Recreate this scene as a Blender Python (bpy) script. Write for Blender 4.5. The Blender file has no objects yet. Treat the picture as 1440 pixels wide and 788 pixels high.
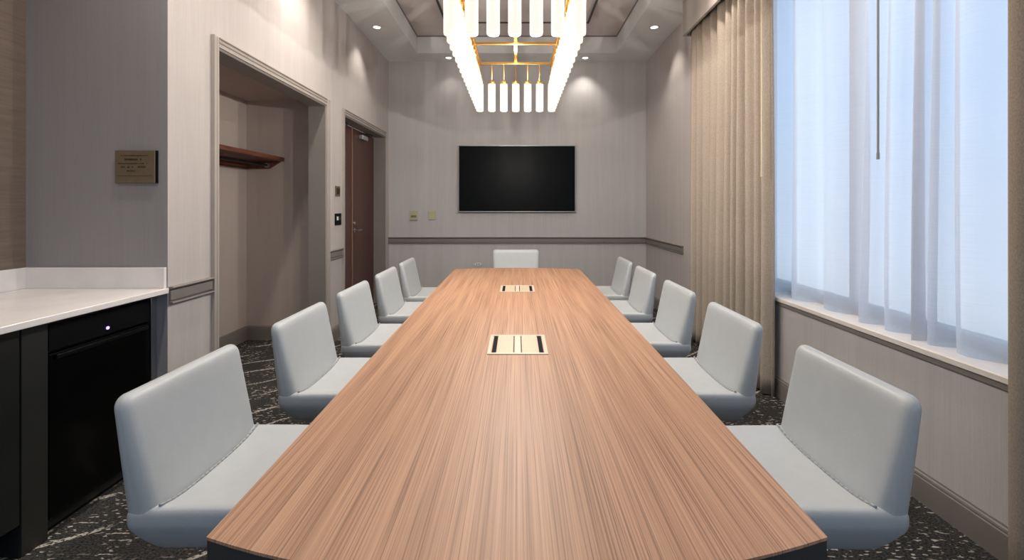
import bpy, bmesh, math, random
from mathutils import Vector, Matrix, noise
random.seed(7)
S = bpy.context.scene
C = S.collection
PI = math.pi

# ------------------------------------------------------------------ camera
F = 650.0                      # focal length in pixels of the 1440 px wide frame
cam_d = bpy.data.cameras.new('camera'); cam = bpy.data.objects.new('camera', cam_d); C.objects.link(cam)
cam.location = (0, 0, 1.40); cam.rotation_euler = (PI/2, 0, 0)
cam_d.sensor_fit = 'HORIZONTAL'; cam_d.sensor_width = 36.0; cam_d.lens = F/1440*36
cam_d.shift_x = -7/1440; cam_d.shift_y = -103/1440; cam_d.clip_start = 0.05
S.camera = cam

# ------------------------------------------------------------------ daylight, exposure
S.view_settings.view_transform = 'Standard'; S.view_settings.look = 'None'
S.view_settings.gamma = 1; S.view_settings.use_curve_mapping = False
S.view_settings.exposure = 0.95
W = bpy.data.worlds.new('sky'); S.world = W; W.use_nodes = True
nt = W.node_tree; bg = nt.nodes['Background']
tc = nt.nodes.new('ShaderNodeTexCoord'); sep = nt.nodes.new('ShaderNodeSeparateXYZ')
cr = nt.nodes.new('ShaderNodeValToRGB'); cr.color_ramp.elements[0].position = 0.42; cr.color_ramp.elements[0].color = (.80, .82, .86, 1)
cr.color_ramp.elements[1].position = 0.60; cr.color_ramp.elements[1].color = (.48, .72, 1.0, 1)
mm = nt.nodes.new('ShaderNodeMath'); mm.operation = 'MULTIPLY_ADD'; mm.inputs[1].default_value = .5; mm.inputs[2].default_value = .5
nt.links.new(tc.outputs['Generated'], sep.inputs[0]); nt.links.new(sep.outputs['Z'], mm.inputs[0]); nt.links.new(mm.outputs[0], cr.inputs[0])
nt.links.new(cr.outputs[0], bg.inputs[0]); bg.inputs[1].default_value = 1.14

def portal(loc, rot, sx, sy):
    l = bpy.data.lights.new('window_portal', 'AREA'); l.shape = 'RECTANGLE'; l.size = sx; l.size_y = sy
    l.cycles.is_portal = True
    o = bpy.data.objects.new('window_portal', l); o.location = loc; o.rotation_euler = rot; C.objects.link(o)
portal((2.32, 2.42, 1.97), (0, PI/2, 0), 2.6, 3.2)
portal((0, -1.53, 1.75), (PI/2, 0, 0), 2.6, 1.8)  # portal for the added rear window

DOWN_E = 50      # recessed spots
TUBE_E = .50     # glowing glass tubes

# ------------------------------------------------------------------ materials
def new_mat(name):
    m = bpy.data.materials.new(name); m.use_nodes = True
    n = m.node_tree; return m, n, n.nodes['Principled BSDF']
def mat(name, col, rough=.5, metal=0, bump=0, bscale=200, var=0, vscale=(5, 5, 5), emit=0, coat=0, spec=.5):
    m, n, p = new_mat(name)
    p.inputs['Base Color'].default_value = (*col, 1); p.inputs['Roughness'].default_value = rough
    p.inputs['Metallic'].default_value = metal; p.inputs['Coat Weight'].default_value = coat
    p.inputs['Specular IOR Level'].default_value = spec
    t = n.nodes.new('ShaderNodeTexCoord')
    if var:
        mp = n.nodes.new('ShaderNodeMapping'); mp.inputs['Scale'].default_value = vscale
        ns = n.nodes.new('ShaderNodeTexNoise'); ns.inputs['Scale'].default_value = 1; ns.inputs['Detail'].default_value = 3
        r = n.nodes.new('ShaderNodeValToRGB')
        r.color_ramp.elements[0].position = .3; r.color_ramp.elements[1].position = .7
        r.color_ramp.elements[0].color = (*[c*(1-var) for c in col], 1); r.color_ramp.elements[1].color = (*[min(1, c*(1+var)) for c in col], 1)
        n.links.new(t.outputs['Object'], mp.inputs[0]); n.links.new(mp.outputs[0], ns.inputs[0])
        n.links.new(ns.outputs[0], r.inputs[0]); n.links.new(r.outputs[0], p.inputs['Base Color'])
    if bump:
        nb = n.nodes.new('ShaderNodeTexNoise'); nb.inputs['Scale'].default_value = bscale; nb.inputs['Detail'].default_value = 2
        b = n.nodes.new('ShaderNodeBump'); b.inputs['Strength'].default_value = bump; b.inputs['Distance'].default_value = .002
        n.links.new(t.outputs['Object'], nb.inputs[0]); n.links.new(nb.outputs[0], b.inputs['Height']); n.links.new(b.outputs[0], p.inputs['Normal'])
    if emit:
        p.inputs['Emission Color'].default_value = (*col, 1); p.inputs['Emission Strength'].default_value = emit
    return m

def wallpaper(name, c, var=.07, horiz=False):
    m, n, p = new_mat(name); p.inputs['Roughness'].default_value = .75; p.inputs['Specular IOR Level'].default_value = .25
    t = n.nodes.new('ShaderNodeTexCoord')
    def ns(scale, detail):
        mp = n.nodes.new('ShaderNodeMapping'); mp.inputs['Scale'].default_value = scale
        x = n.nodes.new('ShaderNodeTexNoise'); x.inputs['Scale'].default_value = 1; x.inputs['Detail'].default_value = detail
        n.links.new(t.outputs['Object'], mp.inputs[0]); n.links.new(mp.outputs[0], x.inputs[0]); return x.outputs[0]
    a = ns((160, 160, 3) if not horiz else (4, 4, 170), 2); b = ns((14, 14, .5) if not horiz else (6, 6, 30), 3); f = ns((300, 300, 300), 1)
    mx = n.nodes.new('ShaderNodeMath'); mx.operation = 'ADD'; n.links.new(a, mx.inputs[0]); n.links.new(b, mx.inputs[1])
    m2 = n.nodes.new('ShaderNodeMath'); m2.operation = 'ADD'; n.links.new(mx.outputs[0], m2.inputs[0]); n.links.new(f, m2.inputs[1])
    m3 = n.nodes.new('ShaderNodeMath'); m3.operation = 'DIVIDE'; n.links.new(m2.outputs[0], m3.inputs[0]); m3.inputs[1].default_value = 3
    r = n.nodes.new('ShaderNodeValToRGB'); r.color_ramp.elements[0].position = .38; r.color_ramp.elements[1].position = .62
    r.color_ramp.elements[0].color = (*[x*(1-var) for x in c], 1); r.color_ramp.elements[1].color = (*[x*(1+var) for x in c], 1)
    n.links.new(m3.outputs[0], r.inputs[0]); n.links.new(r.outputs[0], p.inputs['Base Color'])
    bp = n.nodes.new('ShaderNodeBump'); bp.inputs['Strength'].default_value = .25; bp.inputs['Distance'].default_value = .001
    n.links.new(a, bp.inputs['Height']); n.links.new(bp.outputs[0], p.inputs['Normal'])
    return m

def wood(name, c0, c1, grain=(150, 2.5, 40), broad=(9, .6, 3), rough=.5, coat=.0):
    m, n, p = new_mat(name); p.inputs['Roughness'].default_value = rough; p.inputs['Coat Weight'].default_value = coat; p.inputs['Coat Roughness'].default_value = .3
    t = n.nodes.new('ShaderNodeTexCoord')
    def ns(scale, detail, dist=0):
        mp = n.nodes.new('ShaderNodeMapping'); mp.inputs['Scale'].default_value = scale
        x = n.nodes.new('ShaderNodeTexNoise'); x.inputs['Scale'].default_value = 1; x.inputs['Detail'].default_value = detail; x.inputs['Distortion'].default_value = dist
        n.links.new(t.outputs['Object'], mp.inputs[0]); n.links.new(mp.outputs[0], x.inputs[0]); return x.outputs[0]
    a = ns(grain, 4, .3); b = ns(broad, 3, .6)
    r1 = n.nodes.new('ShaderNodeValToRGB'); e = r1.color_ramp.elements
    e[0].position = .34; e[0].color = (*[x*.62 for x in c0], 1); e[1].position = .66; e[1].color = (*c1, 1)
    e2 = e.new(.47); e2.color = (*[(x+y)/2 for x, y in zip(c0, c1)], 1)
    r2 = n.nodes.new('ShaderNodeValToRGB'); e = r2.color_ramp.elements
    e[0].position = .35; e[0].color = (*c0, 1); e[1].position = .65; e[1].color = (*c1, 1)
    mx = n.nodes.new('ShaderNodeMix'); mx.data_type = 'RGBA'; mx.inputs[0].default_value = .32
    n.links.new(a, r1.inputs[0]); n.links.new(b, r2.inputs[0]); n.links.new(r1.outputs[0], mx.inputs[6]); n.links.new(r2.outputs[0], mx.inputs[7])
    n.links.new(mx.outputs[2], p.inputs['Base Color'])
    bp = n.nodes.new('ShaderNodeBump'); bp.inputs['Strength'].default_value = .12; bp.inputs['Distance'].default_value = .001
    n.links.new(a, bp.inputs['Height']); n.links.new(bp.outputs[0], p.inputs['Normal'])
    return m

def carpet():
    m, n, p = new_mat('patterned_carpet'); p.inputs['Roughness'].default_value = .95; p.inputs['Specular IOR Level'].default_value = .1
    t = n.nodes.new('ShaderNodeTexCoord')
    def ns(scale, detail, rot=0, dist=0):
        mp = n.nodes.new('ShaderNodeMapping'); mp.inputs['Scale'].default_value = scale; mp.inputs['Rotation'].default_value = (0, 0, rot)
        x = n.nodes.new('ShaderNodeTexNoise'); x.inputs['Scale'].default_value = 1; x.inputs['Detail'].default_value = detail; x.inputs['Distortion'].default_value = dist
        n.links.new(t.outputs['Object'], mp.inputs[0]); n.links.new(mp.outputs[0], x.inputs[0]); return x.outputs[0]
    def ramp(v, p0, c0, p1, c1):
        r = n.nodes.new('ShaderNodeValToRGB'); e = r.color_ramp.elements
        e[0].position = p0; e[0].color = c0; e[1].position = p1; e[1].color = c1; n.links.new(v, r.inputs[0]); return r.outputs[0]
    def mul(a, b):
        k = n.nodes.new('ShaderNodeMath'); k.operation = 'MULTIPLY'; n.links.new(a, k.inputs[0]); n.links.new(b, k.inputs[1]); return k.outputs[0]
    k0, k1 = (0, 0, 0, 1), (1, 1, 1, 1)
    base = ramp(ns((90, 170, 1), 3), .35, (.012, .013, .013, 1), .65, (.075, .072, .068, 1))
    fleck = mul(ramp(ns((30, 75, 1), 1), .61, k0, .66, k1), ramp(ns((5, 5, 1), 2), .40, k0, .55, k1))
    w = n.nodes.new('ShaderNodeTexWave'); w.inputs['Scale'].default_value = 1.1; w.inputs['Distortion'].default_value = 5; w.inputs['Detail'].default_value = 1
    mp = n.nodes.new('ShaderNodeMapping'); mp.inputs['Rotation'].default_value = (0, 0, .9); n.links.new(t.outputs['Object'], mp.inputs[0]); n.links.new(mp.outputs[0], w.inputs[0])
    line = mul(ramp(w.outputs[0], .975, k0, .985, k1), mul(ramp(ns((70, 70, 1), 1), .42, k0, .5, k1), ramp(ns((1.3, 1.3, 1), 1), .44, k0, .48, k1)))
    ad = n.nodes.new('ShaderNodeMath'); ad.operation = 'MAXIMUM'; n.links.new(fleck, ad.inputs[0]); n.links.new(line, ad.inputs[1])
    mx = n.nodes.new('ShaderNodeMix'); mx.data_type = 'RGBA'; n.links.new(ad.outputs[0], mx.inputs[0]); n.links.new(base, mx.inputs[6]); mx.inputs[7].default_value = (.52, .48, .42, 1)
    n.links.new(mx.outputs[2], p.inputs['Base Color'])
    bp = n.nodes.new('ShaderNodeBump'); bp.inputs['Strength'].default_value = .6; bp.inputs['Distance'].default_value = .004
    n.links.new(ns((200, 200, 200), 2), bp.inputs['Height']); n.links.new(bp.outputs[0], p.inputs['Normal'])
    return m

def sheer_mat():
    m = bpy.data.materials.new('sheer_fabric'); m.use_nodes = True; n = m.node_tree; n.nodes.clear()
    out = n.nodes.new('ShaderNodeOutputMaterial')
    tr = n.nodes.new('ShaderNodeBsdfTransparent'); tr.inputs[0].default_value = (.90, .94, 1, 1)
    tl = n.nodes.new('ShaderNodeBsdfTranslucent'); tl.inputs[0].default_value = (.62, .60, .62, 1)
    df = n.nodes.new('ShaderNodeBsdfDiffuse'); df.inputs[0].default_value = (.80, .80, .83, 1)
    a = n.nodes.new('ShaderNodeMixShader'); a.inputs[0].default_value = .38
    b = n.nodes.new('ShaderNodeMixShader')
    t = n.nodes.new('ShaderNodeTexCoord'); mp = n.nodes.new('ShaderNodeMapping'); mp.inputs['Scale'].default_value = (6, 6, 420)
    ns = n.nodes.new('ShaderNodeTexNoise'); ns.inputs['Scale'].default_value = 1; ns.inputs['Detail'].default_value = 1
    mr = n.nodes.new('ShaderNodeMapRange'); mr.inputs['To Min'].default_value = .74; mr.inputs['To Max'].default_value = .86
    n.links.new(t.outputs['Object'], mp.inputs[0]); n.links.new(mp.outputs[0], ns.inputs[0]); n.links.new(ns.outputs[0], mr.inputs[0]); n.links.new(mr.outputs[0], b.inputs[0])
    n.links.new(tl.outputs[0], a.inputs[1]); n.links.new(df.outputs[0], a.inputs[2])
    n.links.new(tr.outputs[0], b.inputs[1]); n.links.new(a.outputs[0], b.inputs[2]); n.links.new(b.outputs[0], out.inputs[0])
    return m
def glass_mat():
    m = bpy.data.materials.new('window_glass'); m.use_nodes = True; n = m.node_tree; n.nodes.clear()
    out = n.nodes.new('ShaderNodeOutputMaterial'); tr = n.nodes.new('ShaderNodeBsdfTransparent'); tr.inputs[0].default_value = (.93, .96, .98, 1)
    gl = n.nodes.new('ShaderNodeBsdfGlossy'); gl.inputs['Roughness'].default_value = .25
    lw = n.nodes.new('ShaderNodeLayerWeight'); lw.inputs[0].default_value = .5
    pw = n.nodes.new('ShaderNodeMath'); pw.operation = 'POWER'; pw.inputs[1].default_value = 4; n.links.new(lw.outputs['Facing'], pw.inputs[0])
    fr = n.nodes.new('ShaderNodeMath'); fr.operation = 'MULTIPLY_ADD'; fr.inputs[1].default_value = .5; fr.inputs[2].default_value = .04; n.links.new(pw.outputs[0], fr.inputs[0])
    mx = n.nodes.new('ShaderNodeMixShader'); n.links.new(fr.outputs[0], mx.inputs[0]); n.links.new(tr.outputs[0], mx.inputs[1]); n.links.new(gl.outputs[0], mx.inputs[2]); n.links.new(mx.outputs[0], out.inputs[0])
    return m
def stone():
    m = mat('white_quartz', (.86, .82, .80), .22, var=.05, vscale=(6, 6, 6)); return m

M = dict(
    wall=wallpaper('greige_wallpaper', (.51, .475, .46)),
    wall_back=wallpaper('grey_wallpaper', (.54, .53, .53)),
    wall_low=wallpaper('lower_wallpaper', (.52, .475, .445)),
    niche=wallpaper('grey_linen_wallpaper', (.30, .29, .295), .05),
    niche_back=wallpaper('brown_grasscloth', (.20, .155, .125), .16, True),
    closet=wallpaper('closet_paint', (.52, .45, .41), .03),
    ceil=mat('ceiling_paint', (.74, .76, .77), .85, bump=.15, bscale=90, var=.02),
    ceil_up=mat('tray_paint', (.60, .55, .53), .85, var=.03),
    groove=mat('dark_groove', (.07, .07, .07), .7),
    carpet=carpet(),
    trim=mat('taupe_trim', (.22, .20, .185), .5, var=.04, vscale=(3, 3, 3)),
    trim_light=mat('pale_taupe_trim', (.40, .36, .33), .45, var=.03),
    base=mat('taupe_baseboard', (.215, .19, .17), .5, var=.04),
    sill=mat('cream_sill', (.78, .72, .66), .35, var=.03),
    winframe=mat('window_frame_paint', (.42, .37, .34), .5, var=.03),
    vinyl=mat('pale_leather', (.48, .505, .52), .42, bump=.18, bscale=260, var=.02, vscale=(20, 20, 20)),
    piping_shade=mat('crease_shade_piping', (.33, .35, .37), .45, var=.02),  # piping darker than the leather: the seam crease's shadow is in its colour
    steel=mat('brushed_steel', (.55, .55, .56), .3, 1, var=.05, vscale=(60, 60, 4)),
    top=wood('table_veneer', (.275, .13, .072), (.58, .335, .205), (300, 1.4, 40), (16, .35, 3)),
    tabledge=mat('dark_table_edge', (.045, .043, .043), .45, var=.1),
    tablebase=wood('table_base_veneer', (.10, .06, .04), (.18, .11, .07), (120, 120, 3), (8, 8, .6)),
    plate=mat('satin_champagne_metal', (.66, .58, .46), .4, .15, var=.05, vscale=(30, 200, 30)),
    lid=mat('champagne_lid', (.60, .50, .36), .45, .15, var=.05, vscale=(200, 20, 30)),
    black=mat('black_slot', (.006, .006, .007), .7, var=.1, spec=.1),
    screen=mat('tv_screen', (.004, .005, .006), .35, var=.1, spec=.06),
    silver=mat('silver_bezel', (.55, .56, .57), .3, .8, var=.03),
    quartz=stone(),
    cabinet=mat('black_cabinet_lacquer', (.012, .013, .012), .38, var=.1),
    panel=mat('dark_cabinet_panel', (.020, .021, .019), .45, var=.1),
    fridge=mat('black_fridge_glass', (.003, .003, .003), .15, var=.1, spec=.12),
    fridge_strip=mat('fridge_control_strip', (.006, .006, .007), .3, var=.1, spec=.15),
    led=mat('blue_led', (.16, .10, 1), .3, emit=5),
    doorw=wood('mahogany_door', (.055, .018, .010), (.115, .036, .021), (110, 110, 2), (7, 7, .5), .4, .1),
    shelfw=wood('cherry_shelf', (.12, .035, .022), (.20, .065, .04), (110, 4, 40), (7, .7, 7)),
    darkmetal=mat('dark_bronze', (.02, .018, .017), .4, .6, var=.1),
    gold=mat('brushed_gold', (.72, .43, .13), .28, 1, var=.06, vscale=(50, 50, 50)),
    tube=mat('frosted_glowing_glass', (1, .94, .84), .3, emit=TUBE_E),
    lamp=mat('downlight_lens', (1, .95, .86), .3, emit=2.5),
    white=mat('white_enamel', (.75, .75, .73), .4, var=.02),
    cream=mat('cream_plastic', (.52, .49, .33), .4, var=.02),
    brass=mat('aged_bronze_plate', (.20, .155, .10), .5, .4, var=.06, vscale=(40, 40, 40)),
    brassdark=mat('bronze_lettering', (.05, .03, .02), .5, var=.1),
    drape=mat('beige_drape_linen', (.45, .385, .32), .85, bump=.35, bscale=420, var=.16, vscale=(220, 220, 120), spec=.1),
    drape_brown=mat('taupe_drape_linen', (.30, .25, .20), .85, bump=.35, bscale=420, var=.16, vscale=(220, 220, 120), spec=.1),
    wand=mat('cream_wand', (.72, .60, .42), .35, var=.02),
    wandgrey=mat('grey_wand', (.30, .28, .25), .35, var=.02),
    sheer=sheer_mat(), glass=glass_mat(),
)

M['tube'].node_tree.nodes['Principled BSDF'].inputs['Base Color'].default_value = (.2, .19, .17, 1)

# ------------------------------------------------------------------ mesh helpers
def obj(name, bm, m, parent=None, smooth=False, bevel=0, kind=None):
    me = bpy.data.meshes.new(name); bmesh.ops.recalc_face_normals(bm, faces=bm.faces); bm.to_mesh(me); bm.free()
    mats = m if isinstance(m, (list, tuple)) else [m]
    for x in mats: me.materials.append(x)
    if smooth:
        for f in me.polygons: f.use_smooth = True
    o = bpy.data.objects.new(name, me); C.objects.link(o)
    if parent: o.parent = parent
    if bevel:
        b = o.modifiers.new('bevel', 'BEVEL'); b.width = bevel; b.segments = 2; b.limit_method = 'ANGLE'
    if kind: o['kind'] = kind
    return o
def box(bm, x0, x1, y0, y1, z0, z1, mi=0):
    vs = [bm.verts.new((x, y, z)) for x in (x0, x1) for y in (y0, y1) for z in (z0, z1)]
    for f in ((0, 1, 3, 2), (4, 6, 7, 5), (0, 4, 5, 1), (2, 3, 7, 6), (0, 2, 6, 4), (1, 5, 7, 3)):
        fc = bm.faces.new([vs[i] for i in f]); fc.material_index = mi
    return bm
def boxes(*bs):
    bm = bmesh.new()
    for b in bs: box(bm, *b)
    return bm
def tube(bm, p0, p1, r, seg=16, r2=None):
    p0, p1 = Vector(p0), Vector(p1); d = p1-p0
    q = d.to_track_quat('Z', 'Y').to_matrix().to_4x4(); q.translation = (p0+p1)/2
    bmesh.ops.create_cone(bm, cap_ends=True, segments=seg, radius1=r, radius2=r if r2 is None else r2, depth=d.length, matrix=q)
    return bm
def lathe(bm, prof, seg=24, at=(0, 0, 0)):
    rings = []
    for r, z in prof:
        rings.append([bm.verts.new((at[0]+r*math.cos(2*PI*i/seg), at[1]+r*math.sin(2*PI*i/seg), at[2]+z)) for i in range(seg)])
    for a, b in zip(rings, rings[1:]):
        for i in range(seg): bm.faces.new((a[i], a[(i+1) % seg], b[(i+1) % seg], b[i]))
    bm.faces.new(rings[0][::-1]); bm.faces.new(rings[-1])
    return bm
def sweep(bm, prof, axis, a0, a1, place, mi=0):
    """extrude a closed 2-D profile [(p, q)] from a0 to a1; place(a, p, q) -> point"""
    n = len(prof); A = [bm.verts.new(place(a0, p, q)) for p, q in prof]; B = [bm.verts.new(place(a1, p, q)) for p, q in prof]
    for i in range(n):
        f = bm.faces.new((A[i], A[(i+1) % n], B[(i+1) % n], B[i])); f.material_index = mi
    bm.faces.new(A[::-1]).material_index = mi; bm.faces.new(B).material_index = mi
    return bm
def rounded(sx, sy, sz, r, n=10, deform=None):
    """rounded box centred at the origin: a grid box whose border rolls over with radius r"""
    bm = bmesh.new()
    def samples(s):
        h = s/2; k = 5
        e = [h-r+r*math.sin(PI/2*i/k) for i in range(1, k+1)]
        mid = [-(h-r)+2*(h-r)*i/n for i in range(n+1)]
        return [-x for x in reversed(e)]+mid+e
    X, Y, Z = samples(sx), samples(sy), samples(sz); V = {}
    def v(x, y, z):
        k = (round(x, 6), round(y, 6), round(z, 6))
        if k not in V:
            p = Vector((x, y, z)); c = Vector([max(-(s/2-r), min(s/2-r, a)) for a, s in zip(p, (sx, sy, sz))])
            d = p-c
            if d.length > 1e-9:
                mx = max(abs(a) for a in d)
                # project the cube corner onto the sphere of radius r
                d = d.normalized()*r if sum(abs(a) > 1e-9 for a in d) > 1 else d
            V[k] = bm.verts.new(deform(c+d) if deform else c+d)
        return V[k]
    for A, B, Cc, f in ((X, Y, sz/2, lambda a, b, c: (a, b, c)), (X, Z, sy/2, lambda a, b, c: (a, c, b)), (Y, Z, sx/2, lambda a, b, c: (c, a, b))):
        for s in (-1, 1):
            for i in range(len(A)-1):
                for j in range(len(B)-1):
                    q = [f(A[i], B[j], s*Cc), f(A[i+1], B[j], s*Cc), f(A[i+1], B[j+1], s*Cc), f(A[i], B[j+1], s*Cc)]
                    bm.faces.new([v(*t) for t in q])
    return bm
def thing(name, label, cat, loc=(0, 0, 0), rz=0, group=None):
    o = bpy.data.objects.new(name, None); C.objects.link(o); o.location = loc; o.rotation_euler = (0, 0, rz); o.empty_display_size = .1
    o['label'] = label; o['category'] = cat
    if group: o['group'] = group
    return o
def tag(o, label, cat, group=None):
    o['label'] = label; o['category'] = cat
    if group: o['group'] = group
    return o
def struct(name, bm, m, **k): return obj(name, bm, m, kind='structure', **k)
def copy_tree(o, parent=None):
    c = o.copy(); C.objects.link(c)
    if parent: c.parent = parent
    for ch in list(o.children): copy_tree(ch, c)
    return c
def shift(o, loc):
    """move a mesh's vertices so that its origin sits at loc"""
    o.data.transform(Matrix.Translation(-Vector(loc))); o.location = loc; return o

# ------------------------------------------------------------------ room shell
XL, XR, YB, YF = -1.914, 1.925, 6.893, -1.45      # inner faces; YF is behind the camera
ZC, ZT = 3.563, 3.805                              # ceiling, tray ceiling
NB, NE = -2.69, 2.534                              # niche back wall x, niche end wall y
CB, CY0, CY1 = -2.85, 2.95, 4.625                  # closet back, opening
DY0, DY1, HD = 5.11, 6.72, 2.42                    # door opening, head height
WY0, WY1, WZ0, WZ1 = .85, 4.0, .735, 3.25        # window opening
struct('floor', boxes((-3.0, 2.4, YF-.15, YB+.15, -.1, 0)), M['carpet'])
TX, TY0, TY1 = 1.405, -.9, 6.50
struct('ceiling', boxes((-3.0, -TX, YF-.15, YB+.15, ZC, ZC+.3), (TX, 2.4, YF-.15, YB+.15, ZC, ZC+.3),
                        (-TX, TX, TY1, YB+.15, ZC, ZC+.3), (-TX, TX, YF-.15, TY0, ZC, ZC+.3)), M['ceil'])
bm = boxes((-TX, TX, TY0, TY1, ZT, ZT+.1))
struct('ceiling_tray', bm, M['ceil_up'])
def ring(x0, x1, y0, y1, z0, z1, w):
    return boxes((x0, x1, y0, y0+w, z0, z1), (x0, x1, y1-w, y1, z0, z1), (x0, x0+w, y0+w, y1-w, z0, z1), (x1-w, x1, y0+w, y1-w, z0, z1))
struct('trim_1', ring(-.94, .94, -.4, 6.03, ZT-.012, ZT, .025), M['groove'])
struct('trim_2', ring(-TX, TX, TY0, TY1, ZT-.014, ZT-.001, .012), M['trim'])
struct('wall_back', boxes((-3.0, 2.4, YB, YB+.15, 0, ZC)), M['wall_back'])
struct('wall_left', boxes((-2.08, XL, NE, CY0, 0, ZC), (-2.08, XL, CY0, CY1, HD, ZC), (-2.08, XL, CY1, DY0, 0, ZC),
                          (-2.08, XL, DY0, DY1, HD, ZC), (-2.08, XL, DY1, YB, 0, ZC)), M['wall'])
struct('wall_niche_end', boxes((-2.95, XL-.0006, NE-.002, NE+.16, 0, ZC)), M['niche'])
struct('wall_niche_back', boxes((-2.95, NB, YF, NE-.002, 0, ZC)), M['niche_back'])
struct('wall_closet', boxes((-2.95, CB, NE+.16, 4.97, 0, 2.61), (CB, -2.08, 4.87, 4.97, 0, 2.61), (CB, -2.08, NE+.16, NE+.2, 0, 2.61)), M['closet'])
struct('ceiling_closet', boxes((CB, -2.08, NE+.2, 4.87, 2.515, 2.61)), M['closet'])
struct('wall_right', boxes((XR, 2.25, YF, WY0, 0, ZC), (XR, 2.25, WY1, YB, 0, ZC), (XR, 2.25, WY0, WY1, 0, .705), (XR, 2.25, WY0, WY1, WZ1, ZC)), M['wall'])
RX0, RX1, RZ0, RZ1 = -1.3, 1.3, .85, 2.65
struct('wall_front', boxes((-3.0, RX0, YF-.15, YF, 0, ZC), (RX1, 2.4, YF-.15, YF, 0, ZC), (RX0, RX1, YF-.15, YF, 0, RZ0), (RX0, RX1, YF-.15, YF, RZ1, ZC)), M['wall'])

# chair rails: flat band with a raised bead and a groove at either edge
RAIL = [(0, 0), (.018, 0), (.026, .005), (.024, .012), (.003, .014), (.003, .020), (.014, .022), (.014, .074), (.003, .076), (.003, .082), (.024, .084), (.030, .091), (.024, .096), (0, .096)]
def rail(bm, wall, a0, a1, z0):
    if wall == 'L': pl = lambda a, p, q: (XL+p, a, z0+q)
    elif wall == 'R': pl = lambda a, p, q: (XR-p, a, z0+q)
    else: pl = lambda a, p, q: (a, YB-p, z0+q)
    return sweep(bm, RAIL, None, a0, a1, pl)
struct('trim_3', rail(bmesh.new(), 'B', XL, XR, .852), M['trim'])
struct('trim_4', rail(bmesh.new(), 'R', 5.34, YB, .852), M['trim'])
struct('trim_5', rail(bmesh.new(), 'L', NE+.004, CY0-.062, .864), M['trim'])
struct('trim_6', rail(bmesh.new(), 'L', CY1+.062, DY0-.062, .855), M['trim'])
# baseboards
BASE = [(0, 0), (.016, 0), (.016, .115), (.011, .119), (.011, .123), (.015, .126), (.013, .135), (.006, .140), (.006, .146), (0, .146)]
def baseb(bm, pl, a0, a1): return sweep(bm, BASE, None, a0, a1, pl)
bm = bmesh.new(); baseb(bm, lambda a, p, q: (XR-p, a, q), YF, YB); struct('baseboard_right', bm, M['base'])
bm = bmesh.new(); baseb(bm, lambda a, p, q: (a, YB-p, q), XL, XR); struct('baseboard_back', bm, M['base'])
bm = bmesh.new()
for a, b in ((NE+.004, CY0-.062), (CY1+.062, DY0-.062), (DY1+.062, YB-.02)): baseb(bm, lambda a, p, q: (XL+p, a, q), a, b)
struct('baseboard_left', bm, M['base'])
bm = bmesh.new(); baseb(bm, lambda a, p, q: (CB+p, a, q), NE+.2, 4.87); baseb(bm, lambda a, p, q: (a, 4.87-p, q), CB+.016, -2.08)
struct('baseboard_closet', bm, M['base'])
# casings round the closet and the door: a moulded frame on the wall, jambs and head lining behind it
def casing(name, y0, y1, zt, depth, jamb):
    w = .060; bm = bmesh.new()
    P = [(0, 0), (.014, 0), (.014, .018), (.008, .022), (.008, .026), (.018, .030), (.018, .046), (.010, .050), (.024, .054), (.024, w), (0, w)]
    def pl(c, s, axis):
        return (lambda a, p, q: (XL+p, c-s*q, a)) if axis == 'v' else (lambda a, p, q: (XL+p, a, c+q))
    sweep(bm, P, None, 0, zt+w, pl(y0, 1, 'v')); sweep(bm, P, None, 0, zt+w, pl(y1, -1, 'v')); sweep(bm, P, None, y0, y1, pl(zt, 1, 'h'))
    struct(name, bm, M['trim_light'])
    b = boxes((XL-depth, XL+.002, y0-.002, y0+.016, 0, zt), (XL-depth, XL+.002, y1-.016, y1+.002, 0, zt), (XL-depth, XL+.002, y0+.016, y1-.016, zt-.016, zt+.002))
    struct(jamb, b, M['trim'])
casing('trim_7', CY0, CY1, HD, .166, 'trim_8')
casing('trim_9', DY0, DY1, HD, .166, 'trim_10')

# ------------------------------------------------------------------ double door
dx = -2.078
door = thing('door_1', 'closed', 'door'); del door['label']; del door['category']; door['kind'] = 'structure'; door.location = (dx, 5.9, 0)
def leaf(y0, y1):
    b = boxes((-.022, 0.0, y0-5.9, y1-5.9, .006, HD-.018)); return obj('door_leaf', b, M['doorw'], door, bevel=.003)
la = leaf(DY0+.018, 5.815); lb = leaf(5.822, DY1-.018)
obj('astragal', boxes((.0, .010, 5.806-5.9, 5.824-5.9, .006, HD-.02)), mat('astragal_wood', (.30, .16, .11), .35, var=.05), door, bevel=.002)
def closer(y, parent):
    c = obj('door_closer', boxes((.002, .055, y-5.9-.11, y-5.9+.11, 2.29, 2.35)), M['silver'], parent, bevel=.008)
    b = bmesh.new(); tube(b, (.03, y-5.9, 2.35), (.03, y-5.9, 2.385), .012); tube(b, (.03, y-5.9, 2.375), (.09, y-5.9+.18, 2.375), .008); tube(b, (.09, y-5.9+.18, 2.375), (.02, y-5.9+.36, 2.392), .008)
    obj('closer_arm', b, M['darkmetal'], c)
closer(6.18, lb); closer(5.22, la)
b = bmesh.new(); tube(b, (0, 5.90-5.9, 1.10), (.010, 5.90-5.9, 1.10), .027, 24); tube(b, (.008, 0, 1.10), (.055, 0, 1.10), .010); tube(b, (.052, -.008, 1.10), (.052, .125, 1.10), .009)
h = obj('door_handle', b, M['steel'], lb, smooth=False)
b = bmesh.new(); tube(b, (0, 0, 1.19), (.012, 0, 1.19), .02, 20); obj('lock_cylinder', b, M['steel'], lb)

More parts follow.
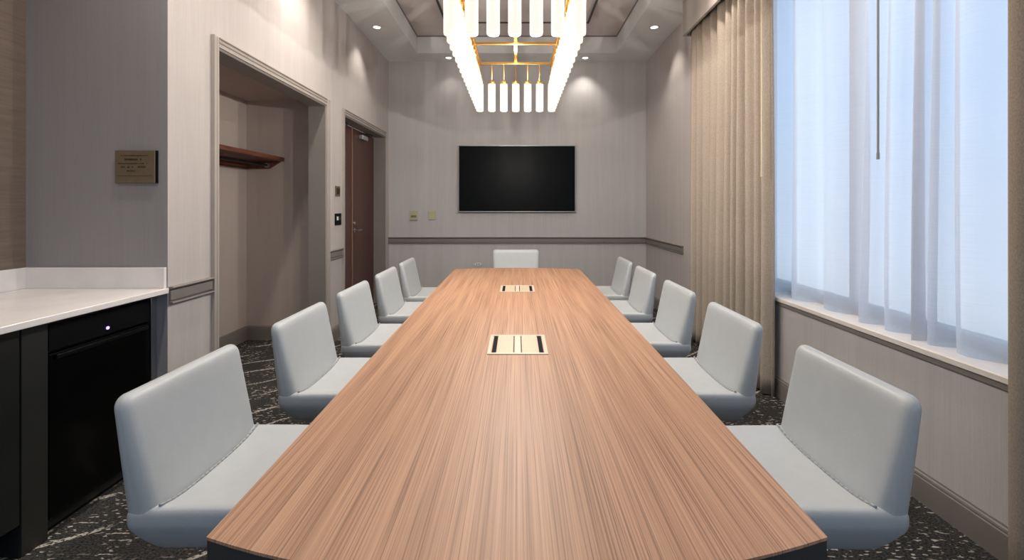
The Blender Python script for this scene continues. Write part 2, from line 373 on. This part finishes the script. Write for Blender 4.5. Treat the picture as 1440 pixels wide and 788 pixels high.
# ------------------------------------------------------------------ closet shelf and rail
sh = thing('closet_shelf', 'dark red-brown wooden shelf with hanging rail inside the open closet recess', 'shelf', (-2.65, 3.8, 1.9))
SL = (-2.65, 3.8, 1.9)
def rel(bm, l=SL): bmesh.ops.translate(bm, verts=bm.verts, vec=-Vector(l)); return bm
obj('shelf_board', rel(boxes((CB, -2.45, NE+.2, 4.87, 1.878, 1.918))), M['shelfw'], sh, bevel=.003)
def cleat(y0, y1):
    bm = bmesh.new(); P = [(CB, 1.80), (-2.60, 1.80), (-2.48, 1.878), (CB, 1.878)]
    sweep(bm, P, None, y0, y1, lambda a, p, q: (p, a, q)); return obj('cleat', rel(bm), M['shelfw'], sh)
cleat(4.848, 4.87); cleat(NE+.2, NE+.222)
obj('cleat', rel(boxes((CB, CB+.02, NE+.222, 4.848, 1.80, 1.878))), M['shelfw'], sh)
b = bmesh.new(); tube(b, (-2.615, NE+.222, 1.834), (-2.615, 4.848, 1.834), .014); obj('hanging_rail', rel(b), M['darkmetal'], sh, smooth=False)
b = bmesh.new(); tube(b, (-2.615, 4.82, 1.834), (-2.615, 4.848, 1.834), .024); obj('rail_socket', rel(b), M['silver'], sh)

# ------------------------------------------------------------------ window, sill
win = thing('window_1', 'x', 'x', (2.16, 2.18, 0)); del win['label']; del win['category']; win['kind'] = 'structure'
WX = 2.16
fr = bmesh.new()
def wl(*b): return (b[0]-WX, b[1]-WX, b[2]-2.18, b[3]-2.18, b[4], b[5])
for b_ in ((2.12, 2.20, WY0, WY1, .705, .800), (2.12, 2.20, WY0, WY1, WZ1-.06, WZ1), (2.12, 2.20, WY0, WY0+.06, .80, WZ1-.06), (2.12, 2.20, WY1-.06, WY1, .80, WZ1-.06)):
    box(fr, *wl(*b_))
obj('window_frame', fr, M['winframe'], win, bevel=.004)
for y in (1.86, 2.93): obj('mullion', boxes(wl(2.125, 2.195, y-.028, y+.028, .80, WZ1-.06)), M['winframe'], win, bevel=.004)
for y0, y1 in ((WY0+.06, 1.832), (1.888, 2.902), (2.958, WY1-.06)): obj('pane', boxes(wl(2.157, 2.163, y0, y1, .80, WZ1-.06)), M['glass'], win)
SP = [(0, 0), (.345, 0), (.345, .030), (.008, .030), (0, .024)]
sb = bmesh.new(); sweep(sb, [(-.022, .004), (-.018, 0), (.23, 0), (.23, .032), (-.016, .032), (-.022, .026)], None, WY0, WY1, lambda a, p, q: (XR+p, a, .706+q))
struct('window_1_sill', sb, M['sill'])
struct('trim_11', boxes((XR-.012, XR, WY0-.03, WY1+.01, .680, .705)), M['base'])
w2 = thing('fill_window_2', 'x', 'x', (0, YF-.09, 0)); del w2['label']; del w2['category']; w2['kind'] = 'structure'  # unseen window added behind the camera to let in cool fill light
y = YF-.09
bm = boxes((RX0, RX1, -.03, .03, RZ0, RZ0+.06), (RX0, RX1, -.03, .03, RZ1-.06, RZ1), (RX0, RX0+.06, -.03, .03, RZ0+.06, RZ1-.06), (RX1-.06, RX1, -.03, .03, RZ0+.06, RZ1-.06), (-.03, .03, -.03, .03, RZ0+.06, RZ1-.06))
obj('window_frame', bm, M['winframe'], w2)
for x0, x1 in ((RX0+.06, -.03), (.03, RX1-.06)): obj('pane', boxes((x0, x1, -.003, .003, RZ0+.06, RZ1-.06)), M['glass'], w2)

# ------------------------------------------------------------------ valance pocket over the window
VB = 3.195
struct('trim_12', boxes((1.745, 1.770, -1.2, 4.865, VB, ZC), (1.770, XR, 4.84, 4.865, VB, ZC)), M['trim_light'])

# ------------------------------------------------------------------ curtains
def curtain(name, y0, y1, x, z0, z1, n, amp, m, label, cat, group=None, seed=1, squeeze=.0, thick=.004, jitter=.35, nz=26, parentloc=None, hem=False, sway=.012):
    rnd = random.Random(seed)
    w = [rnd.uniform(1-jitter, 1+jitter) for _ in range(n)]; t = sum(w); pos = [0]
    for a in w: pos.append(pos[-1]+a/t)
    am = [rnd.uniform(.55, 1.15) for _ in range(n+1)]; ph = [rnd.uniform(-1, 1) for _ in range(n+1)]
    pts = []
    for i in range(n):
        for k in range(10):
            f = k/10; s = pos[i]+(pos[i+1]-pos[i])*f
            c = math.sin(2*PI*f); c = math.copysign(abs(c)**.75, c)
            pts.append((s, c*(am[i]*(1-f)+am[i+1]*f), ph[i]*(1-f)+ph[i+1]*f))
    pts.append((1, 0, ph[n]))
    bm = bmesh.new(); g = []
    for j in range(nz+1):
        v = j/nz; z = z0+(z1-z0)*v; row = []
        for s, c, p in pts:
            a = amp*(1-.35*v)
            yy = y0+(y1-y0)*s+sway*p*math.sin(v*4+p*3)*(1-v*.6)
            xx = x+c*a+.4*sway*math.sin(3*v+s*9+p)
            row.append(bm.verts.new((xx, yy, z)))
        g.append(row)
    for j in range(nz):
        for i in range(len(pts)-1): bm.faces.new((g[j][i], g[j][i+1], g[j+1][i+1], g[j+1][i]))
    o = obj(name, bm, m, smooth=True)
    if thick:
        s = o.modifiers.new('thickness', 'SOLIDIFY'); s.thickness = thick; s.offset = 0
    tag(o, label, cat, group); shift(o, (x, (y0+y1)/2, z0)); return o
curtain('drape', 3.36, 4.84, 1.850, .012, 3.30, 11, .052, M['drape'], 'full-length beige linen drape in deep pleats between window and far wall', 'curtain', seed=4)
curtain('drape', 1.10, 1.735, 1.850, .012, 3.30, 4, .050, M['drape_brown'], 'beige-brown linen drape at the right edge of the photo, near end of window', 'curtain', seed=9)
curtain('sheer_curtain', 1.25, 3.66, 2.02, .739, 3.24, 10, .062, M['sheer'], 'pale see-through sheer curtain hanging over the window down to its sill', 'curtain', seed=12, thick=0, jitter=.75, sway=.02)
b = bmesh.new(); tube(b, (1.785, 3.37, 1.64), (1.785, 3.37, 3.25), .007, 10); tube(b, (1.785, 3.37, 1.62), (1.785, 3.37, 1.66), .009, 10)
tag(shift(obj('curtain_wand', b, M['wand']), (1.785, 3.37, 1.62)), 'cream wand hanging against the pleated beige drape', 'curtain wand')
b = bmesh.new(); tube(b, (1.945, 2.49, 1.67), (1.945, 2.49, 3.25), .006, 10); tube(b, (1.945, 2.49, 1.655), (1.945, 2.49, 1.69), .008, 10)
tag(shift(obj('curtain_wand', b, M['wandgrey']), (1.945, 2.49, 1.655)), 'thin grey-brown wand hanging in front of the sheer curtain', 'curtain wand')

# ------------------------------------------------------------------ conference table
TL = (0, 2.86, 0)
tb = thing('conference_table', 'long brown wood-grain conference table with dark edge in middle of room', 'table', TL)
def hw(y): # half width along the length
    t = (y-.909)/(4.82-.909); return .611+.036*min(1, t*1.0)+.010*math.sin(PI*max(0, min(1, t)))
def outline(off=0):
    P = []; n = 24
    for i in range(n+1):
        t = i/n; y_ = .909+(4.82-.909)*t; P.append((hw(y_)-off, y_))
    for i in range(1, 20):
        t = i/20; h = hw(4.82)-off; x = h-2*h*t; P.append((x, 4.82+.10*(1-(x/h)**2)-off))
    for i in range(n+1):
        t = 1-i/n; y_ = .909+(4.82-.909)*t; P.append((-hw(y_)+off, y_))
    for i in range(1, 20):
        t = i/20; h = hw(.909)-off; x = -h+2*h*t; P.append((x, .909-.11*(1-(x/h)**2)+off))
    return P
def slab(off, z0, z1):
    return rel(sweep(bmesh.new(), outline(off), None, z0, z1, lambda a, p, q: (p, q, a)), TL)
obj('table_top', slab(0, .744, .750), M['top'], tb)
obj('edge_band', slab(.0015, .672, .744), M['tabledge'], tb)
for y0, y1 in ((1.55, 2.25), (3.45, 4.15)):
    bm = rounded(.34, y1-y0, .66, .03, 2); bmesh.ops.translate(bm, verts=bm.verts, vec=(0, (y0+y1)/2-2.86, .342))
    obj('pedestal', bm, M['tablebase'], tb, smooth=True)
bm = boxes((-.10, .10, 2.25-2.86, 3.45-2.86, .50, .64)); obj('cable_beam', bm, M['tabledge'], tb)

# power units let into the table
def power_unit(y0, y1, label):
    yc = (y0+y1)/2; hwid, d = .135, (y1-y0)/2
    t = thing('power_unit', label, 'table power outlet', (.003, yc, .7500), group='power units in the table top')
    def r(a0, a1, b0, b1, z0, z1): return boxes((a0, a1, b0, b1, z0, z1))
    fr = bmesh.new(); e = .018
    for q in ((-hwid, hwid, -d, -d+e), (-hwid, hwid, d-e, d), (-hwid, -hwid+e*.9, -d+e, d-e), (hwid-e*.9, hwid, -d+e, d-e)): box(fr, *q, .0002, .004)
    obj('frame', fr, M['plate'], t, bevel=.001)
    for s in (-1, 1):
        a, b_ = sorted((s*(hwid-e*.9-.003), s*(hwid-e*.9-.022)))
        obj('cable_slot', r(a, b_, -d+e, d-e, .0002, .0012), M['black'], t)
        a, b_ = sorted((s*(hwid-e*.9-.024), s*.020)); obj('lid', r(a, b_, -d+e+.001, d-e-.001, .0002, .0036), M['lid'], t, bevel=.0008)
    obj('centre_bar', r(-.014, .014, -d+e+.001, d-e-.001, .0002, .0036), M['plate'], t, bevel=.0008)
    for s in (-1, 1):
        a, b_ = sorted((s*.0145, s*.0195)); obj('lid_gap', r(a, b_, -d+e, d-e, .0002, .0009), M['brassdark'], t)
power_unit(2.031, 2.334, 'champagne metal power outlet unit in the near half of the wood table')
power_unit(3.52, 3.806, 'champagne metal power outlet unit in the far half of the wood table')

# ------------------------------------------------------------------ chairs
def back_def(p):
    # p: x across, y thickness, z height about the slab centre; wedge that is thick at the seat and thin at the top
    z = p.z+.655; t = (z-.50)/.355
    x = p.x*(1-.03*(1-t)**2)
    k = (p.y+.045)/.090                                  # 0 outer face, 1 inner face
    outer = -.262-.034*t; inner = -.168-.082*t-.006*(1-(p.x/.275)**2)*math.sin(PI*max(0, min(1, t)))
    return Vector((x, outer+(inner-outer)*k, z))
def seat_def(p):
    z = p.z+.456; e = abs(p.x)/.272; fy = (p.y+.27)/.54
    x = p.x*(1-.06*max(0, fy)**2); y_ = p.y
    d = max(0, .035-p.z)/.12
    x *= 1-.25*d**1.5; y_ = y_*(1-.26*d**1.3)
    if p.z > 0: z += -.030*(1-min(1, e)**3.4)*min(1, max(0, 1.1-fy*.5))-.018*max(0, fy-.55)
    return Vector((x, y_-.002, z))
def make_chair():
    t = thing('conference_chair', '', 'chair')
    bm = rounded(.55, .090, .400, .036, 12, back_def); obj('backrest', bm, M['vinyl'], t, smooth=True)
    bm = rounded(.540, .522, .172, .030, 12, seat_def); obj('seat', bm, M['vinyl'], t, smooth=True)
    bm = bmesh.new(); n = 24
    pr = []
    for i in range(n+1):
        xx = -.252+.504*i/n; pr.append(Vector((xx, -.166, .5435-.030*(1-(abs(xx)/.268)**3.4))))
    for a, b_ in zip(pr, pr[1:]): tube(bm, a, b_, .0042, 8)
    obj('seam_piping', bm, M['piping_shade'], t, smooth=True)  # cord along the seam, crease shade painted into it
    bm = boxes((-.12, .12, -.13, .17, .370, .386)); obj('seat_plate', bm, M['steel'], t, bevel=.004)
    bm = bmesh.new(); lathe(bm, [(.030, .07), (.030, .22), (.022, .225), (.022, .372)], 20, (0, .02, 0)); obj('column', bm, M['steel'], t)
    bm = bmesh.new(); lathe(bm, [(.045, .040), (.045, .085), (.032, .095)], 20, (0, .02, 0)); obj('hub', bm, M['steel'], t)
    for k in range(4):
        a = PI/4+k*PI/2; d = Vector((math.cos(a), math.sin(a), 0)); q = Vector((-d.y, d.x, 0)); bm = bmesh.new(); c = Vector((0, .02, 0))
        ring_ = []
        for r_, w_, z0, z1 in ((.035, .020, .045, .082), (.26, .013, .020, .040)):
            ring_.append([bm.verts.new(c+d*r_+q*s*w_+Vector((0, 0, z))) for s, z in ((-1, z0), (1, z0), (1, z1), (-1, z1))])
        for i in range(4): bm.faces.new((ring_[0][i], ring_[0][(i+1) % 4], ring_[1][(i+1) % 4], ring_[1][i]))
        bm.faces.new(ring_[0][::-1]); bm.faces.new(ring_[1])
        leg = obj('leg', bm, M['steel'], t, bevel=.003)
        g = bmesh.new(); tube(g, c+d*.245+Vector((0, 0, .001)), c+d*.245+Vector((0, 0, .022)), .014, 14); obj('glide', g, M['black'], leg)
    return t
first = make_chair()
LN = ['nearest the camera', 'second from the camera', 'third from the camera', 'fourth from the camera', 'farthest from the camera']
LR = ['in front of the black fridge', 'beside the open closet recess', 'in front of the strip of wall between closet and door', 'in front of the brown door', 'nearest the back wall']
RR = ['between table and the wall below the window', 'with the edge of the beige drape right behind it', 'in front of the middle of the beige drape', 'at the far edge of the beige drape', 'nearest the back wall']
ZR = [1.305, 2.13, 2.93, 3.76, 4.53]; ZLf = [1.312, 2.13, 2.90, 3.69, 4.45]
used = False
for side, zs, desc in ((1, ZR, RR), (-1, ZLf, LR)):
    for i, z in enumerate(zs):
        c = copy_tree(first) if used else first; used = True
        c.location = (side*(.852 if i else .865), z+.275, 0); c.rotation_euler = (0, 0, side*PI/2)
        c['label'] = 'pale grey leather low-back chair on %s side of table, %s, %s' % ('window' if side > 0 else 'left', LN[i], desc[i])
        c['group'] = 'conference chairs along the table sides'
        while len(c['label'].split()) > 16:
            c['label'] = 'grey leather chair on %s side of table, %s' % ('window' if side > 0 else 'left', LN[i])
c = copy_tree(first); c.location = (-.013, 5.24, 0); c.rotation_euler = (0, 0, PI)
c['label'] = 'pale grey leather chair at the far head of the table, below the television'
for ch in c.children:
    if ch.name.split('.')[0] in ('seat', 'backrest', 'seam_piping', 'seat_plate'): ch.location.z += .035
    if ch.name.startswith('column'): ch.scale.z = 1.09; ch.location.z = -.006

# ------------------------------------------------------------------ television and wall fittings
tv = thing('television', 'large black flat television with thin silver frame on the back wall', 'television', (0, YB-.022, 1.816))
obj('cabinet', boxes((-.855, .855, -.048, -.018, -.481, .481)), M['black'], tv, bevel=.004)
obj('screen', boxes((-.852, .852, -.0535, -.048, -.478, .478)), M['screen'], tv)
fr = ring(-.868, .868, -.49, .49, -.001, .001, .008)
bm = bmesh.new()
for q in ((-.864, .864, .482, .490), (-.864, .864, -.490, -.482), (-.864, -.856, -.482, .482), (.856, .864, -.482, .482)): box(bm, q[0], q[1], -.056, -.02, q[2], q[3])
fr.free(); obj('bezel', bm, M['silver'], tv, bevel=.002)
obj('wall_bracket', boxes((-.3, .3, -.018, 0, -.2, .2)), M['darkmetal'], tv)

t = thing('thermostat', 'cream wall thermostat with a small display, left of the television', 'thermostat', (-1.537, YB, 1.273))
obj('plate', boxes((-.060, .060, -.022, 0, -.072, .072)), M['cream'], t, bevel=.004)
obj('display', boxes((-.040, .040, -.025, -.022, -.030, .000)), mat('grey_display', (.20, .20, .16), .3, var=.02), t)
obj('button', boxes((-.035, .035, -.025, -.022, -.056, -.044)), M['cream'], t)
t = thing('blank_plate', 'plain cream wall switch plate between thermostat and television', 'wall plate', (-1.262, YB, 1.273))
obj('plate', boxes((-.055, .055, -.014, 0, -.066, .066)), M['cream'], t, bevel=.004)
obj('rocker', boxes((-.022, .022, -.019, -.014, -.040, .040)), M['cream'], t, bevel=.002)
t = thing('outlet_cover', 'small white oval outlet cover low on the back wall behind table end', 'outlet', (-.582, YB, .545))
bm = bmesh.new(); tube(bm, (0, 0, 0), (0, -.014, 0), .05, 24); bmesh.ops.scale(bm, vec=(1.1, 1, .42), verts=bm.verts); obj('cover', bm, M['white'], t)
bm = boxes((-.02, -.012, -.0155, -.014, -.008, .008), (.012, .02, -.0155, -.014, -.008, .008)); obj('socket_slot', bm, M['black'], t)
t = thing('wall_keypad', 'small dark bronze control plate on left wall, above the black switch panel', 'control panel', (XL, 4.92, 1.566))
obj('plate', boxes((0, .010, -.06, .06, -.055, .055)), M['brass'], t, bevel=.002)
for s in (-1, 1): obj('button', boxes((.010, .014, s*.026-.016, s*.026+.016, -.035, .035)), M['darkmetal'], t, bevel=.001)
t = thing('light_switch', 'black switch panel with a pale button on left wall between closet and door', 'light switch', (XL, 4.93, 1.267))
obj('plate', boxes((0, .012, -.08, .08, -.062, .062)), M['black'], t, bevel=.002)
obj('button', boxes((.012, .016, -.052, -.012, -.010, .030)), M['white'], t, bevel=.001)
obj('button', boxes((.012, .016, .012, .052, -.010, .030)), M['darkmetal'], t, bevel=.001)

# room sign on the grey wall of the niche; its five lines of lettering are illegible in the photo
t = thing('room_sign', 'small bronze notice plaque on the grey wall above the white counter', 'sign', (-2.077, NE-.002, 1.618))
obj('back_plate', boxes((-.113, .113, -.010, 0, -.089, .089)), M['black'], t)
obj('plaque', boxes((-.113, .105, -.016, -.010, -.089, .089)), M['brass'], t, bevel=.002)
bm = bmesh.new(); rr = random.Random(3)
for zc, x0, x1, hh, gaps in ((.061, -.078, .068, .006, (.35, .55)), (.040, -.058, .040, .012, ()), (.018, -.092, .066, .006, ()), (-.001, -.078, .054, .011, ()), (-.022, -.046, .030, .009, ())):
    x = x0
    while x < x1:
        w_ = rr.uniform(.003, .010)
        if rr.random() > .18: box(bm, x, min(x1, x+w_), -.0175, -.0160, zc-hh*rr.uniform(.3, .5), zc+hh*rr.uniform(.3, .5))
        x += w_+rr.uniform(.0015, .004)
obj('lettering', bm, M['brassdark'], t)
obj('ruled_line', boxes((-.098, .09, -.0168, -.016, -.0495, -.0475)), M['brassdark'], t)

# ------------------------------------------------------------------ counter, cabinets, fridge
XF = -1.975
ct = thing('countertop', 'white stone worktop with low splashback running into the left niche', 'worktop', (-2.3, 1.0, .955))
def cl(*b): return (b[0]+2.3, b[1]+2.3, b[2]-1.0, b[3]-1.0, b[4]-.955, b[5]-.955)
obj('slab', boxes(cl(NB, -1.905, -.5, NE-.003, .927, .955)), M['quartz'], ct, bevel=.003)
obj('splashback', boxes(cl(NB+.02, -1.918, NE-.023, NE-.003, .9555, 1.069)), M['quartz'], ct, bevel=.002)
obj('splashback', boxes(cl(NB, NB+.02, -.5, NE-.003, .9555, 1.069)), M['quartz'], ct, bevel=.002)
def cabinet(y0, y1, label):
    t = thing('base_cabinet', label, 'cabinet', (XF-.30, (y0+y1)/2, 0)); yc = (y0+y1)/2; o_ = XF-.30
    obj('carcass', boxes((NB+.03-o_, XF-.022-o_, y0-yc, y1-yc, .13, .926)), M['cabinet'], t)
    obj('toe_kick', boxes((NB+.03-o_, XF-.09-o_, y0-yc, y1-yc, .001, .13)), M['black'], t)
    for a, b_ in ((y0, yc), (yc, y1)):
        d = obj('door', boxes((XF-.021-o_, XF-o_, a-yc+.002, b_-yc-.002, .135, .915)), M['cabinet'], t, bevel=.002)
        e = b_-yc-.04 if a == y0 else a-yc+.04
        h_ = bmesh.new(); tube(h_, (XF+.022-o_, e, .70), (XF+.022-o_, e, .86), .005, 10); tube(h_, (XF-o_, e, .72), (XF+.022-o_, e, .72), .004, 8); tube(h_, (XF-o_, e, .84), (XF+.022-o_, e, .84), .004, 8)
        obj('handle', h_, M['darkmetal'], d)
cabinet(.63, 1.838, 'black base cabinet under the counter at the left edge of the photo')
tag(shift(obj('end_panel', boxes((NB, XF+.002, 1.841, 1.945, .001, .926)), M['panel'], bevel=.002), (-2.3, 1.89, 0)), 'dark vertical panel between black cabinet and fridge', 'panel')
tag(shift(obj('filler_panel', boxes((XF-.02, XF+.002, 2.494, 2.530, .001, .926)), M['steel'], bevel=.001), (XF, 2.51, 0)), 'narrow grey filler strip between fridge and wall end', 'panel')
t = thing('beverage_fridge', 'black glass-fronted undercounter fridge with a small blue light', 'fridge', (-2.3, 2.22, 0))
def fl(*b): return (b[0]+2.3, b[1]+2.3, b[2]-2.22, b[3]-2.22, b[4], b[5])
obj('body', boxes(fl(NB+.01, XF-.035, 1.950, 2.490, .02, .90)), M['cabinet'], t)
dr = obj('door', boxes(fl(XF-.034, XF, 1.952, 2.488, .075, .775)), M['fridge'], t, bevel=.004)
obj('door_handle', boxes(fl(XF, XF+.012, 1.975, 2.465, .748, .768)), M['fridge_strip'], dr, bevel=.003)
cs = obj('control_strip', boxes(fl(XF-.034, XF-.002, 1.952, 2.488, .785, .895)), M['fridge_strip'], t, bevel=.003)
bm = bmesh.new(); tube(bm, fl(XF-.002, 0, 0, 0, 0, 0)[0:1]+(2.232-2.22, .815), (XF+.001+2.3, 2.232-2.22, .815), .0075, 12); obj('indicator_light', bm, M['led'], cs)
obj('plinth', boxes(fl(XF-.06, XF-.045, 1.955, 2.485, .001, .07)), M['black'], t)

# ------------------------------------------------------------------ chandelier
FY, NYc = 4.50, 2.50; HWc = .350; ZTB = 2.328; TLn = .27; FZ = 2.795
chd = thing('chandelier', 'long rectangular gold chandelier of glowing frosted glass tubes above the table', 'chandelier', (-.012, 3.5, FZ))
ox, oy = -.012, 3.5
def crel(bm): bmesh.ops.translate(bm, verts=bm.verts, vec=(0, -oy, -FZ)); return bm
for s in (-1, 1): obj('side_beam', crel(boxes((s*HWc-.011, s*HWc+.011, NYc, FY, FZ-.030, FZ+.022))), M['gold'], chd, bevel=.002)
for y_ in (FY, NYc, 3.95, 3.05): obj('cross_bar', crel(boxes((-HWc+.011, HWc-.011, y_-.010, y_+.010, FZ-.010, FZ+.012))), M['gold'], chd, bevel=.002)
obj('centre_beam', crel(boxes((-.013, .013, NYc+.01, FY-.01, FZ+.0125, FZ+.036))), M['gold'], chd, bevel=.002)
for y_ in (2.9, 4.1):
    b = bmesh.new(); tube(b, (0, y_, FZ+.036), (0, y_, ZT-.02), .007, 10); obj('hanging_rod', crel(b), M['gold'], chd)
    b = bmesh.new(); lathe(b, [(.06, ZT-.0215), (.065, ZT-.014), (.065, ZT-.001)], 28, (0, y_, 0)); obj('canopy', crel(b), M['gold'], chd)
spots = []
ns_ = 18
for k in range(ns_):
    y_ = NYc+(FY-NYc)*k/(ns_-1)
    spots += [(-HWc, y_), (HWc, y_)]
for k in range(1, 6):
    x_ = -HWc+2*HWc*k/6; spots += [(x_*1.0, NYc), (x_, FY)]
tm = cm = rm = None
for x_, y_ in spots:
    loc = (x_, y_-oy, ZTB-FZ)
    if tm is None:
        b = bmesh.new(); lathe(b, [(.026, 0), (.0335, .003), (.036, .012), (.036, TLn-.004), (.033, TLn)], 18)
        o = obj('glass_tube', b, M['tube'], chd, smooth=True); tm = o.data
        b = bmesh.new(); lathe(b, [(.0375, TLn-.006), (.0375, TLn+.012), (.022, TLn+.020), (.014, TLn+.028)], 18); o2 = obj('tube_cap', b, M['gold'], o); cm = o2.data
        b = bmesh.new(); tube(b, (0, 0, TLn+.026), (0, 0, FZ-ZTB-.008), .0045, 8); o3 = obj('stem', b, M['gold'], o); rm = o3.data
    else:
        o = bpy.data.objects.new('glass_tube', tm); o.parent = chd; C.objects.link(o)
        o2 = bpy.data.objects.new('tube_cap', cm); o2.parent = o; C.objects.link(o2)
        o3 = bpy.data.objects.new('stem', rm); o3.parent = o; C.objects.link(o3)
    o.location = loc
for y_ in (2.7, 3.2, 3.8, 4.3):
    for z_, e_ in ((ZTB-.12, 13.5), (ZTB+.40, 2.6)):
        l = bpy.data.lights.new('tube_glow', 'POINT'); l.energy = e_; l.shadow_soft_size = 0; l.color = (1, .94, .86)
        o = bpy.data.objects.new('tube_glow', l); o.parent = chd; o.location = (.0, y_-oy, z_-FZ); C.objects.link(o)

# ------------------------------------------------------------------ recessed ceiling lights
def downlight(x, y, label, energy=DOWN_E, tilt=(0, 0)):
    t = thing('recessed_light', label, 'ceiling light', (x, y, ZC), group='recessed ceiling lights')
    b = bmesh.new(); seg = 28; P = [(.037, -.001), (.046, -.008), (.056, -.009), (.062, -.001)]
    R = [[b.verts.new((r*math.cos(2*PI*i/seg), r*math.sin(2*PI*i/seg), z)) for i in range(seg)] for r, z in P]
    for k in range(4):
        A, B = R[k], R[(k+1) % 4]
        for i in range(seg): b.faces.new((A[i], A[(i+1) % seg], B[(i+1) % seg], B[i]))
    obj('trim_ring', b, M['white'], t, smooth=True)
    b = bmesh.new(); tube(b, (0, 0, -.0045), (0, 0, -.0005), .0375, 28); obj('lens', b, M['lamp'], t)
    l = bpy.data.lights.new('spot_beam', 'SPOT'); l.energy = energy; l.spot_size = math.radians(95); l.spot_blend = .7; l.shadow_soft_size = .04; l.color = (1, .91, .82)
    o = bpy.data.objects.new('spot_beam', l); o.parent = t; o.location = (0, 0, -.012); o.rotation_euler = (tilt[0], tilt[1], 0); C.objects.link(o)
downlight(-1.684, 5.557, 'round recessed spot in the ceiling border, left side above the door', 17)
downlight(1.65, 5.557, 'round recessed spot in the ceiling border, right side near the window drape', 17)
downlight(-.99, 6.70, 'round recessed spot by the back wall, just left of the chandelier', 4)
downlight(.99, 6.70, 'round recessed spot by the back wall, just right of the chandelier', 15)
for y_ in (3.9, 2.2, .6):  # extra ceiling spots out of view, added to brighten the room
    for x_ in (-1.52, 1.52):
        l = bpy.data.lights.new('spot_beam', 'SPOT'); l.energy = DOWN_E if x_ < 0 else DOWN_E*.6; l.spot_size = math.radians(150); l.spot_blend = 1; l.shadow_soft_size = .05; l.color = (1, .91, .82)
        o = bpy.data.objects.new('spot_beam', l); o.location = (x_, y_, ZC-.012); C.objects.link(o)
        b = bmesh.new(); tube(b, (x_, y_, ZC-.0045), (x_, y_, ZC-.0005), .0375, 28); tube(b, (x_, y_, ZC-.003), (x_, y_, ZC-.0004), .060, 28)
        struct('trim_%d' % (13+int(round((3.9-y_)/1.7))*2+(x_ > 0)), b, M['lamp'])  # glowing lens and rim of an added spot
